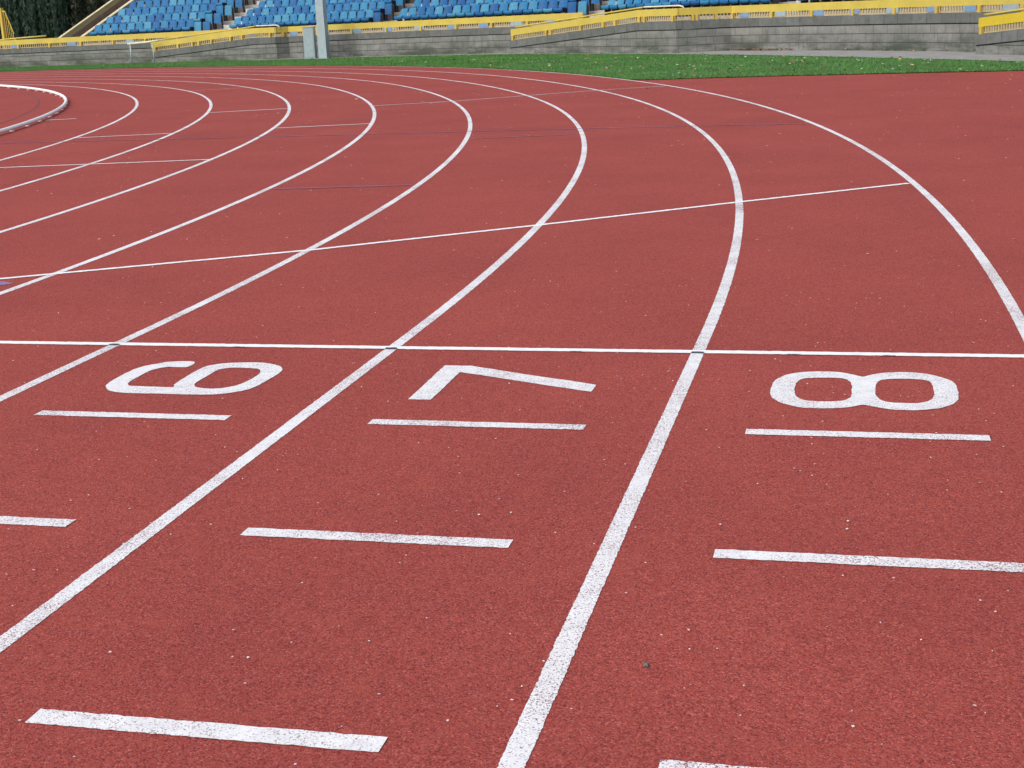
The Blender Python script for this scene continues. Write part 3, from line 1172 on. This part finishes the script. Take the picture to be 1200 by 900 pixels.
stand = thing('grandstand', 'stepped concrete terrace of the stand carrying rows of blue seats', 'grandstand', (*SL[2], 0))
mb = MB()
for i in range(len(SL) - 1):
    prev = 0.40
    for k in range(NROW):
        f0, f1 = -0.32 + ROWD * k, -0.32 + ROWD * (k + 1)
        def pt(j, t, z):
            return (SL[j][0] + SN[j].x * t, SL[j][1] + SN[j].y * t, z)
        za, zb = tread_z(k, SL[i]), tread_z(k, SL[i + 1])
        pa = 0.40 if k == 0 else tread_z(k - 1, SL[i])
        pb = 0.40 if k == 0 else tread_z(k - 1, SL[i + 1])
        mb.face([pt(i, f0, pa), pt(i + 1, f0, pb), pt(i + 1, f0, zb), pt(i, f0, za)])
        mb.face([pt(i, f0, za), pt(i + 1, f0, zb), pt(i + 1, f1, zb), pt(i, f1, za)])
    fe = -0.32 + ROWD * NROW
    za, zb = tread_z(NROW - 1, SL[i]), tread_z(NROW - 1, SL[i + 1])
    mb.face([pt(i, fe, za), pt(i + 1, fe, zb), pt(i + 1, fe, zb + 1.3), pt(i, fe, za + 1.3)])
    mb.face([pt(i, fe, za + 1.3), pt(i + 1, fe, zb + 1.3), pt(i + 1, fe + 0.25, zb + 1.3), pt(i, fe + 0.25, za + 1.3)])
    mb.face([pt(i, fe + 0.25, za + 1.3), pt(i + 1, fe + 0.25, zb + 1.3), pt(i + 1, fe + 0.25, 0), pt(i, fe + 0.25, 0)])
child('terrace', mb, M_CONC, stand)
# aisle steps at the knuckles
for j, aw in ((1, 1.15), (2, 0.66), (3, 0.82), (4, 0.76)):
    mb = MB()
    d = Vector((SN[j].y, -SN[j].x)).normalized()
    nn = SN[j].normalized()
    ang_ = math.atan2(d.y, d.x)
    for k in range(NROW):
        for q in (0, 1):
            t = -0.32 + ROWD * k + (-ROWD / 2 if q == 0 else 0)
            z0 = tread_z(k, SL[j]) - RISE
            if k == 0:
                z0 = 0.40
            zt_ = tread_z(k, SL[j]) - (RISE / 2 if q == 0 else 0) + 0.006
            tc = t + ROWD / 4 + 0.0
            mb.box((SL[j][0] + nn.x * tc, SL[j][1] + nn.y * tc, (z0 + zt_) / 2), (aw, ROWD / 2 + 0.004 * q, zt_ - z0), Matrix.Rotation(ang_, 3, 'Z'))
    child('aisle_steps', mb, M_STEP, stand)
# walkway behind the wall
wo = arc(lambda t: wall_r(t) + 0.2, 100, 18, 80)
wi = arc(lambda t: wall_r(t) + 7.5, 18, 100, 80)
sheet('walkway', wo + wi, 0.42, M_CONC)

# seats --------------------------------------------------------------
BW, BD = 0.86, 0.40


def seat_meshes(w):
    """pan, back and bracket meshes for a seat of pitch w (x along the row, +y to the back)"""
    def grid(prof, half, crown, thick):
        mb = MB()
        m = 7
        top, bot = [], []
        for (y, z) in prof:
            top.append([(half * q, y - 0.0, z - crown * (1 - q * q)) for q in np.linspace(-1, 1, m)])
        n = len(prof)
        for i, (y, z) in enumerate(prof):
            a, b = prof[max(i - 1, 0)], prof[min(i + 1, n - 1)]
            ty, tz = b[0] - a[0], b[1] - a[1]
            l = math.hypot(ty, tz)
            ny, nz = tz / l, -ty / l
            bot.append([(p[0], p[1] + ny * thick, p[2] + nz * thick) for p in top[i]])
        for i in range(n - 1):
            for k in range(m - 1):
                mb.face([top[i][k], top[i][k + 1], top[i + 1][k + 1], top[i + 1][k]])
                mb.face([bot[i][k], bot[i + 1][k], bot[i + 1][k + 1], bot[i][k + 1]])
            for k in (0, m - 1):
                mb.face([top[i][k], top[i + 1][k], bot[i + 1][k], bot[i][k]])
        for i in (0, n - 1):
            for k in range(m - 1):
                mb.face([top[i][k], top[i][k + 1], bot[i][k + 1], bot[i][k]])
        return mb
    hw = w * 0.458
    pan = grid([(-0.200, 0.300), (-0.232, 0.345), (-0.236, 0.390), (-0.205, 0.428), (-0.10, 0.420), (0.04, 0.395), (0.115, 0.41)], hw, 0.016, 0.02)
    back = MB()
    m = 9
    prof = [(0.085, 0.42), (0.105, 0.48), (0.130, 0.56), (0.150, 0.635), (0.166, 0.662), (0.196, 0.662), (0.208, 0.635), (0.195, 0.52)]
    rows = []
    for i, (y, z) in enumerate(prof):
        sc = 0.95 if z < 0.63 else 0.87
        rows.append([(hw * q * sc, y - 0.035 * (abs(q) ** 2.2), z - (0.03 * abs(q) ** 4 if z > 0.62 else 0)) for q in np.linspace(-1, 1, m)])
    for a, b in zip(rows, rows[1:]):
        for k in range(m - 1):
            back.face([a[k], a[k + 1], b[k + 1], b[k]])
    br = MB()
    for sx in (-1, 1):
        br.box((sx * hw * 0.95, 0.05, 0.198), (0.030, 0.26, 0.40))
    br.box((0, 0.05, 0.385), (w, 0.04, 0.03))
    # tipped-up variants
    tip = MB()
    prof = [(-0.02, 0.40), (0.0, 0.55), (0.03, 0.70), (0.045, 0.76), (0.075, 0.77), (0.085, 0.70), (0.055, 0.45)]
    rows = [[(hw * 0.86 * q, y - 0.02 * abs(q) ** 2, z - 0.16) for q in np.linspace(-1, 1, m)] for y, z in prof]
    for a, b in zip(rows, rows[1:]):
        for k in range(m - 1):
            tip.face([a[k], a[k + 1], b[k + 1], b[k]])
    return pan, back, br, tip


# (start, end, seats, rows, tipped at the left end, tipped at the right end)
BLOCKS = [((-28.28, 45.84), (-22.86, 44.86), 14, 5, 0, 2, 'leftmost'), ((-21.88, 44.63), (-15.52, 42.90), 18, 4, 0, 1, 'second'),
          ((-14.84, 42.66), (-7.62, 39.45), 20, 3, 0, 2, 'third'), ((-6.98, 39.08), (-1.66, 35.36), 18, 2, 0, 0, 'fourth'),
          ((-0.90, 34.70), (1.75, 32.14), 9, 2, 0, 0, 'fifth')]
ROWN = ['front', 'second', 'third', 'fourth', 'fifth', 'sixth']


def ordn(i):
    return '%d%s' % (i, 'th' if 10 <= i % 100 <= 20 else {1: 'st', 2: 'nd', 3: 'rd'}.get(i % 10, 'th'))


for bi, (S, E, n, rows_, tl, tr, bname) in enumerate(BLOCKS):
    d = Vector((E[0] - S[0], E[1] - S[1]))
    Lb = d.length
    d /= Lb
    nn = Vector((-d.y, d.x))
    pitch = Lb / n
    pan, back, br, tip = seat_meshes(pitch)
    rot = math.atan2(d.y, d.x)
    root0 = thing('stadium_seat', 'x', 'seat', (0, 0, 0), 'blue plastic seats in the stand')
    child('seat_pan', pan, M_SEAT, root0, True)
    child('backrest', back, M_SEAT, root0, True)
    child('bracket', br, M_DARK, root0)
    root1 = None
    if tr:
        root1 = thing('stadium_seat', 'x', 'seat', (0, 0, 0), 'blue plastic seats in the stand')
        child('seat_pan', tip, M_SEAT, root1, True)
        br1 = MB()
        br1.box((pitch * 0.40, 0.05, 0.25), (0.03, 0.10, 0.50))
        br1.box((-pitch * 0.40, 0.05, 0.25), (0.03, 0.10, 0.50))
        br1.box((0, 0.05, 0.02), (pitch * 0.80 + 0.03, 0.08, 0.035))
        child('bracket', br1, M_DARK, root1)
    used = {root0: False, root1: False}
    for k in range(rows_):
        for i in range(n):
            src = root1 if i >= n - tr else root0
            c = Vector(S) + d * (pitch * (i + 0.5)) + nn * (ROWD * k)
            if not used[src]:
                o = src
                used[src] = True
            else:
                o = src.copy()
                COL.objects.link(o)
                for ch in src.children:
                    cc = ch.copy()
                    COL.objects.link(cc)
                    cc.parent = o
            o.location = (c.x, c.y, tread_z(k, (S[0] + d.x * i * pitch, S[1] + d.y * i * pitch)) + 0.012 - (0.03 if src is root1 else 0) + random.uniform(-0.006, 0.006))
            o.rotation_euler = (0, 0, rot + random.gauss(0, 0.02))
            o['label'] = ('tipped-up blue seat, ' if src is root1 else 'blue plastic seat, ') + '%s from left in %s row of %s seat block' % (ordn(i + 1), ROWN[k], bname)

# ------------------------------------------------------------------ stair beside the leftmost block
u_ = (Vector(SL[1]) - Vector(SL[0])).normalized()
n_ = Vector((-u_.y, u_.x))
O_ = Vector((-28.62, 45.90))
rot0 = math.atan2(u_.y, u_.x)
Mz = Matrix.Rotation(rot0, 3, 'Z')
SLOPE = 0.405


def lp(s, t, z):
    p = O_ + u_ * s + n_ * t
    return Vector((p.x, p.y, z))


stair = thing('staircase', 'brown stair with olive boarded sides climbing beside the leftmost seats', 'stairs', lp(-0.5, 0, 0.4))
mb = MB()
for k in range(16):
    z = 0.42 + 0.15 * (k + 1)
    c = lp(-0.62, -0.3 + 0.36 * k + 0.18, (z + 0.40) / 2)
    mb.box(c, (0.78, 0.362, z - 0.40), Mz)
child('steps', mb, M_BRICK, stair)


def sloped(name, s0, s1, t0, t1, zlo, zhi, mat, par=stair):
    """slab between offsets s0..s1, sloping with the stair; zlo/zhi heights at t = 0"""
    mb = MB()
    A_ = [lp(s0, t0, zlo + SLOPE * t0), lp(s1, t0, zlo + SLOPE * t0), lp(s1, t0, zhi + SLOPE * t0), lp(s0, t0, zhi + SLOPE * t0)]
    B_ = [lp(s0, t1, zlo + SLOPE * t1), lp(s1, t1, zlo + SLOPE * t1), lp(s1, t1, zhi + SLOPE * t1), lp(s0, t1, zhi + SLOPE * t1)]
    mb.face(A_[::-1])
    mb.face(B_)
    for q in range(4):
        w_ = (q + 1) % 4
        mb.face([A_[q], A_[w_], B_[w_], B_[q]])
    child(name, mb, mat, par)


sloped('side_wall', -0.22, -0.10, -0.3, 5.0, 0.25, 1.03, M_SIDE)
sloped('wall_cap', -0.24, -0.08, -0.3, 5.0, 1.033, 1.066, M_CREAM)
sloped('outer_board', -1.12, -1.07, -0.3, 5.0, 0.90, 1.11, M_YSHADE)  # yellow board, its olive shade painted in
sloped('stringer', -1.10, -1.04, -0.3, 5.0, 0.30, 0.895, M_BRICK)
sloped('outer_cap', -1.15, -1.03, -0.3, 5.0, 1.113, 1.145, M_CREAM)
for t in (-0.2, 1.2, 2.6, 4.0):
    mb = MB()
    mb.box(lp(-1.16, t, 0.62 + SLOPE * t / 1 * 1.0), (0.06, 0.06, 1.0), Mz)
    child('post', mb, M_YPOST, stair)
mb = MB()
mb.box(lp(-0.27, 0.62, 0.98), (0.02, 0.55, 0.36), Mz)
child('panel', mb, M_PANW, stair)

# ------------------------------------------------------------------ picket rail at the far left
B_ = Vector(polar(wall_r(R(74.4)) + 1.35, R(74.4)))
td = Vector((math.sin(R(74.4)), -math.cos(R(74.4)))).normalized()
pk = thing('picket_railing', 'yellow picket railing stepping down at the far left of the stand', 'railing', (B_.x, B_.y, 0.42))
Mp = Matrix.Rotation(math.atan2(td.y, td.x), 3, 'Z')


def pp(s, z):
    return (B_.x + td.x * s, B_.y + td.y * s, z)


mb = MB()
mb.box(pp(-0.17, 1.33), (0.12, 0.12, 1.82), Mp)
child('post', mb, M_YPOST, pk)
mb = MB()
mb.tube([pp(-0.12, 2.10), pp(0.03, 2.10)], 0.035, 8)
mb.tube([pp(0.03, 2.11), pp(0.38, 1.25)], 0.022, 8)
child('top_rail', mb, M_YPOST, pk)
for k in range(5):
    s = -0.03 + 0.095 * k
    zt_ = 2.08 if s < 0.04 else 2.08 - (s - 0.03) * 2.4
    mb = MB()
    mb.box(pp(s, (0.42 + zt_) / 2), (0.020, 0.018, zt_ - 0.42), Mp)
    child('picket', mb, M_YPOST, pk)
hrp = [polar(wall_r(R(t)) + 0.55, R(t)) for t in (77, 75, 73, 71.2)]
mb = MB()
mb.tube([(x, y, z) for (x, y), z in zip(hrp, (0.93, 0.99, 1.07, 1.115))], 0.03, 8)
for q in (0, 2):
    mb.tube([(hrp[q][0], hrp[q][1], 0.42), (hrp[q][0], hrp[q][1], (0.93, 0, 1.07)[q])], 0.025, 8)
tag(mb.build('handrail', M_YEL, None, True), 'thin yellow handrail behind the wall at the far left', 'handrail')

# ------------------------------------------------------------------ dark conifers behind the far left end


def conifer(name, x, y, rad, hgt, z0, mat, label, grp, seed, upright=1.0, dens=5200):
    rg = np.random.default_rng(seed)
    root = thing(name, label, 'tree', (x, y, z0), grp)
    mb = MB()
    mb.tube([(x, y, z0), (x + 0.03, y, z0 + hgt * 0.5), (x, y + 0.03, z0 + hgt * 0.93)], rad * 0.14, 8)
    for q in range(14):
        a = rg.uniform(0, 6.28)
        zz = z0 + hgt * rg.uniform(0.08, 0.8)
        mb.tube([(x, y, zz), (x + math.cos(a) * rad * 0.7, y + math.sin(a) * rad * 0.7, zz + rad * 0.9 * upright)], 0.02, 5)
    child('trunk', mb, M_BARK, root, True)
    ph = rg.uniform(0, 6.28, 6)

    def prof(t):
        return rad * (0.62 + 0.5 * t / 0.16 * (1 - 0.24) if t < 0.16 else 1.0 * (1 - ((t - 0.16) / 0.84) ** 2.4) + 0.02)

    def lob(a, t):
        return 1 + 0.16 * math.sin(5 * a + ph[0] + 3 * t) + 0.13 * math.sin(9 * a + ph[1] - 5 * t) + 0.10 * math.sin(14 * t + ph[2] + 2 * a) + 0.07 * math.sin(31 * t + 3 * a + ph[3])
    vs, fs = [], []
    # inner mass
    na, nt_ = 26, 40
    for i in range(nt_ + 1):
        t = i / nt_
        for k in range(na):
            a = 2 * math.pi * k / na
            r_ = prof(t) * lob(a, t) * (0.80 + rg.uniform(-0.06, 0.06))
            vs.append((x + r_ * math.cos(a), y + r_ * math.sin(a), z0 + 0.12 + t * (hgt - 0.2)))
    for i in range(nt_):
        for k in range(na):
            m_ = (k + 1) % na
            fs.append((i * na + k, i * na + m_, (i + 1) * na + m_, (i + 1) * na + k))
    # sprays
    for _ in range(dens):
        t = rg.uniform(0, 1) ** 1.15
        a = rg.uniform(0, 6.28)
        r_ = prof(t) * lob(a, t) * (1 - 0.28 * rg.uniform() ** 2) + rg.normal(0, 0.02)
        p = Vector((x + r_ * math.cos(a), y + r_ * math.sin(a), z0 + 0.1 + t * (hgt - 0.2)))
        o_ = Vector((math.cos(a), math.sin(a), 0))
        up = (Vector((0, 0, 1)) * upright + o_ * rg.uniform(0.1, 0.7) + Vector(rg.normal(0, 0.28, 3).tolist())).normalized()
        sd = up.cross(o_ + Vector(rg.normal(0, 0.5, 3).tolist())).normalized()
        l_ = rg.uniform(0.09, 0.22)
        w_ = l_ * rg.uniform(0.22, 0.4)
        i = len(vs)
        for q in (p - sd * w_ * 0.4, p + sd * w_ * 0.4, p + up * l_ * 0.55 + sd * w_ * 0.7, p + up * l_, p + up * l_ * 0.6 - sd * w_ * 0.7):
            vs.append(tuple(q))
        fs.append((i, i + 1, i + 2, i + 3, i + 4))
    me = bpy.data.meshes.new('crown')
    me.from_pydata(vs, [], fs)
    me.materials.append(mat)
    o = bpy.data.objects.new('crown', me)
    COL.objects.link(o)
    o.parent = root
    o.matrix_parent_inverse = Matrix.Translation((-x, -y, -z0))
    return root


TREES = [
    # (theta, offset behind the wall, radius, height, kind)
    (80.3, 7.0, 0.36, 5.6, 'c', 'dark slender cypress, leftmost of the row, just behind the yellow pickets'),
    (79.72, 6.9, 0.34, 6.0, 'c', 'dark slender cypress, second from left in the row behind the wall'),
    (79.15, 7.1, 0.36, 6.3, 'c', 'dark slender cypress, third from left in the row behind the wall'),
    (78.56, 6.8, 0.31, 5.9, 'c', 'narrow dark cypress, fourth from left in the row behind the wall'),
    (78.0, 7.0, 0.33, 6.2, 'c', 'narrow dark cypress, fifth from left in the row behind the wall'),
    (77.35, 7.1, 0.36, 6.0, 'c', 'dark slender cypress, rightmost of the row, beside the brownish conifer'),
    (82.95, 8.5, 1.1, 5.0, 'n', 'broad dark conifer cut off at the left edge, behind the yellow pickets'),
    (81.5, 8.9, 1.15, 6.6, 'n', 'broad dark conifer behind the two leftmost cypresses'),
    (80.1, 8.7, 1.1, 7.0, 'n', 'broad dark conifer behind the middle of the cypress row'),
    (78.8, 8.8, 1.15, 7.2, 'n', 'broad dark conifer behind the rightmost cypress'),
    (77.3, 8.0, 0.95, 6.6, 'n', 'broad brownish conifer standing just left of the olive stair boards'),
    (76.2, 8.4, 0.95, 6.9, 'n', 'broad brownish conifer seen above the middle of the olive stair boards'),
    (75.1, 8.9, 0.95, 6.9, 'n', 'broad brownish conifer showing at the top of the olive stair boards'),
]
for i, (td_, off, rad, hgt, kd, lab) in enumerate(TREES):
    x, y = polar(wall_r(R(td_)) + off, R(td_))
    conifer('cypress_tree' if kd == 'c' else 'conifer_tree', x, y, rad, hgt, 0.35, M_CYP if kd == 'c' else M_CON, lab,
            'dark conifers behind the left end of the stand', 100 + i, 1.6 if kd == 'c' else 0.7, 5200 if kd == 'c' else 8000)
sheet('earth_bank', arc(lambda t: wall_r(t) + 5.5, 102, 66, 40) + arc(lambda t: wall_r(t) + 26, 66, 102, 40), 0.44, M_GROUND)

# ------------------------------------------------------------------ camera
cam = bpy.data.cameras.new('camera')
cam.sensor_width = 36
cam.lens = 1651.999 / 1200 * 36
cam.clip_end = 3000
cam.clip_start = 0.05
co = bpy.data.objects.new('camera', cam)
rv, uv_, fv = Vector((0.97204937, 0.23085013, -0.04275798)), Vector((-0.01893955, 0.25863279, 0.96579003)), Vector((-0.23401137, 0.93798577, -0.25577604))
Mx = Matrix((rv, uv_, -fv)).transposed().to_4x4()
Mx.translation = Vector((0.56863, -5.22212, 1.28479))
co.matrix_world = Mx
COL.objects.link(co)
SC.camera = co

# ------------------------------------------------------------------ light
SUN_AZ, SUN_EL = R(212), R(44)     # azimuth measured clockwise from +Y; behind the camera, to its left
world = bpy.data.worlds.new('World')
SC.world = world
world.use_nodes = True
nt = world.node_tree
sky = nt.nodes.new('ShaderNodeTexSky')
sky.sky_type = 'NISHITA'
sky.sun_disc = False
sky.sun_elevation = SUN_EL
sky.sun_rotation = SUN_AZ
sky.air_density = 1.0
sky.dust_density = 4.0
sky.ozone_density = 1.0
bg = nt.nodes['Background']
bg.inputs['Strength'].default_value = 0.145
hs = nt.nodes.new('ShaderNodeHueSaturation')       # cloud cover takes most of the blue out of the sky
hs.inputs['Saturation'].default_value = 0.62
nt.links.new(sky.outputs[0], hs.inputs['Color'])
nt.links.new(hs.outputs[0], bg.inputs['Color'])
sun = bpy.data.lights.new('sun', 'SUN')
sun.energy = 1.15
sun.angle = R(50)
sun.color = (1.0, 0.97, 0.92)
so = bpy.data.objects.new('sun', sun)
d = Vector((math.sin(SUN_AZ) * math.cos(SUN_EL), math.cos(SUN_AZ) * math.cos(SUN_EL), math.sin(SUN_EL)))
so.rotation_euler = (-d).to_track_quat('-Z', 'Y').to_euler()
so.location = (0, 0, 30)
COL.objects.link(so)

SC.view_settings.view_transform = 'Standard'
SC.view_settings.look = 'None'
SC.view_settings.exposure = 0.27
SC.view_settings.gamma = 1.0
SC.render.engine = 'CYCLES'
